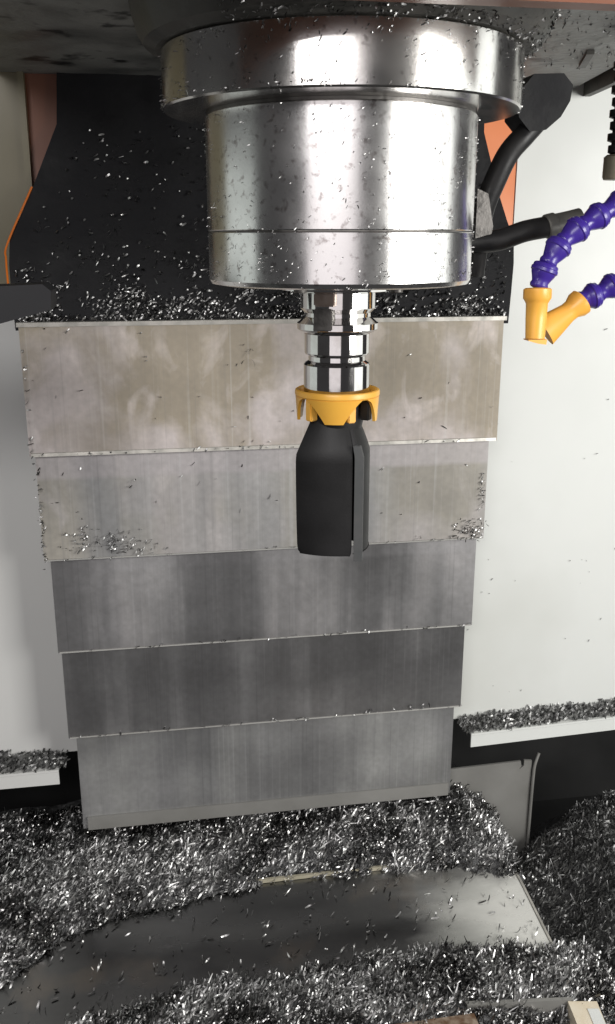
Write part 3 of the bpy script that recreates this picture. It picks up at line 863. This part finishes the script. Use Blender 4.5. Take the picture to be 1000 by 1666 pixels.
# chips on the panel lips
n = 2600
x = rng.uniform(0.246, 0.72, n)
yf = 0.331 + (x - 0.252) * 0.054
t = rng.random(n)
hz = (0.009 + 0.006 * fbm(x, x * 0 + 1, 22) + 0.006 * (x > 0.45)) * np.clip((x - 0.240) / 0.03, 0.15, 1)
P = np.stack([x, yf + 0.001 + t * 0.033, 0.4215 + hz * 0.95 * rng.random(n) * (0.5 + 0.6 * t)], -1)
chips("chip_ridge", P, np.tile([0, -0.5, 0.8], (n, 1)), "ridge of dull metal chips on the lip of the bright right panel", "metal chips", length=(0.006, 0.011), m="dull_chip")
n = 1500
x = rng.uniform(-0.60, -0.272, n)
t = rng.random(n)
hz = (0.009 + 0.005 * fbm(x, x * 0 + 5, 22)) * np.clip((-0.262 - x) / 0.03, 0.1, 1)
P = np.stack([x, 0.332 + t * 0.036, 0.4215 + hz * 0.95 * rng.random(n) * (0.5 + 0.6 * t)], -1)
chips("chip_ridge", P, np.tile([0, -0.5, 0.8], (n, 1)), "ridge of dark metal chips on the lip of the shaded left panel", "metal chips", length=(0.006, 0.011), m="dull_chip")

n = 26
P = np.stack([rng.uniform(0.24, 0.47, n), np.full(n, 0.3692), rng.uniform(0.43, 0.95, n)], -1)
chips("stuck_chips", P, np.tile([0, -1, 0], (n, 1)), None, None, parent=rp, length=(0.0012, 0.004), width=(0.0006, 0.0016), m="dull_chip", flat=2.0)
# chips stuck on the apron
def apron_pt(u, z):
    zs = [0.955, 0.958, 0.99, 1.02, 1.0475, 1.103, 1.166]
    y = np.interp(z, zs, [0.309, 0.310, 0.318, 0.3265, 0.3345, 0.350, 0.360])
    xl = np.interp(z, zs, [-0.283, -0.283, -0.285, -0.2862, -0.2856, -0.258, -0.230])
    xr = np.interp(z, zs, [0.26, 0.2605, 0.265, 0.269, 0.2722, 0.2545, 0.238])
    return np.stack([xl + (xr - xl) * u, y - 0.0028, z], -1)
n = 5200
u = rng.uniform(0.01, 0.99, n)
z = 0.966 + np.abs(rng.normal(0, 0.027, n))
keep = (fbm(u * 18, z * 60) + rng.normal(0, 0.22, n) > -0.02) & (z < 1.045)
A = apron_pt(u[keep], z[keep])
n2 = 620
B = apron_pt(rng.uniform(0.03, 0.97, n2), rng.uniform(1.0, 1.165, n2))
chips("stuck_chips", np.concatenate([A, B]), np.tile([0, -1, 0.5], (len(A) + n2, 1)), None, None, parent=ap, length=(0.0022, 0.0068), width=(0.001, 0.0026))
# chips on the top of the first cover plate
n = 420
x = rng.uniform(-0.272, 0.246, n)
P = np.stack([x, rng.uniform(0.299, 0.312, n), 0.9685 + 0.004 * rng.random(n)], -1)
chips("stuck_chips", P, np.tile([0, -0.3, 1], (n, 1)), None, None, parent=wc, length=(0.003, 0.007), width=(0.001, 0.0024))
# loose chips on the plates: clump at the lower left and right of plate two, flecks along the hems and side edges
pts = []
def add(xc, zc, sx, sz, k, y):
    for _ in range(k):
        pts.append((rng.normal(xc, sx), y - 0.0018 - rng.random() * 0.002, rng.normal(zc, sz)))
add(-0.232, 0.727, 0.010, 0.011, 46, 0.3055)
add(-0.182, 0.717, 0.018, 0.006, 60, 0.3055)
add(-0.196, 0.723, 0.006, 0.005, 22, 0.3055)
add(0.226, 0.715, 0.009, 0.006, 70, 0.3055)
add(0.238, 0.765, 0.002, 0.012, 26, 0.3055)
add(-0.272, 0.75, 0.0012, 0.030, 46, 0.3055)
add(-0.2755, 0.87, 0.0008, 0.05, 20, 0.300)
add(-0.171, 0.787, 0.003, 0.003, 5, 0.3055)
add(0.165, 0.478, 0.012, 0.002, 8, 0.3165)
add(0.10, 0.475, 0.01, 0.002, 6, 0.3165)
add(-0.04, 0.930, 0.004, 0.006, 6, 0.300)
for i, (x0, x1, z0, z1) in enumerate(spec[:4]):
    for _ in range(34):
        pts.append((rng.uniform(x0, x1), 0.3 + 0.0055 * i - 0.0025, z0 + 0.001 + rng.random() * 0.003))
for _ in range(70):
    i = rng.integers(0, 2)
    x0, x1, z0, z1 = spec[i]
    pts.append((rng.uniform(x0, x1), 0.3 + 0.0055 * i - 0.0012, rng.uniform(z0, spec[i][3] if i == 0 else 0.82)))
chips("stuck_chips", np.array(pts), np.tile([0, -1, 0.2], (len(pts), 1)), None, None, parent=wc, length=(0.003, 0.0065), width=(0.0009, 0.002))
# loose chips on the bare sheet
n = 460
x = rng.uniform(-0.36, 0.275, n)
t = rng.beta(0.35, 0.35, n)
y = edge_b(x) + (edge_a(x) - edge_b(x)) * t
P = np.stack([x, y, sheet_z(y) + 0.0022], -1)
chips("loose_chips", P, np.tile([0, 0, 1.0], (n, 1)), None, None, parent=fs, length=(0.005, 0.011), width=(0.0012, 0.0026))

# flecks splashed on the spindle, its ring and the head
def cyl_flecks(n, r, z0, z1, spread=95):
    a = RAD(-11) + np.radians(rng.uniform(-spread, spread, n))
    z = rng.uniform(z0, z1, n)
    kp = fbm(a * 3.2, z * 40) + rng.normal(0, 0.16, n) > -0.08
    a, z = a[kp], z[kp]
    nrm = np.stack([np.sin(a), -np.cos(a), a * 0], -1)
    return np.stack([X0 + (r + 0.0006) * np.sin(a), -(r + 0.0006) * np.cos(a), z], -1), nrm
P1, N1 = cyl_flecks(900, 0.0985, 1.019, 1.133)
P2, N2 = cyl_flecks(420, 0.128, 1.139, 1.175)
P3, N3 = cyl_flecks(150, 0.128, 1.1375, 1.142)
chips("stuck_chips", np.concatenate([P1, P2, P3]), np.concatenate([N1, N2, N3]), None, None, parent=sp, length=(0.0012, 0.0030), width=(0.0004, 0.0009), flat=1.6, biasw=1.6, bias=(0.6, 0.1, 0.7))
n = 520
a = RAD(20) + np.radians(rng.uniform(-62, 75, n))
rr = rng.uniform(0.131, 0.150, n)
P = np.stack([X0 + rr * np.sin(a), -rr * np.cos(a), np.interp(rr, [0.132, 0.140, 0.144, 0.150], [1.1758, 1.1795, 1.1855, 1.2])], -1)
n2 = 420
Q = np.stack([rng.uniform(0.13, 0.32, n2), rng.uniform(-0.1, 0.25, n2), np.full(n2, 1.2148)], -1)
chips("stuck_chips", np.concatenate([P, Q]), np.tile([0, -0.3, -1.0], (n + n2, 1)), None, None, parent=hd, length=(0.002, 0.005), width=(0.0008, 0.0018))
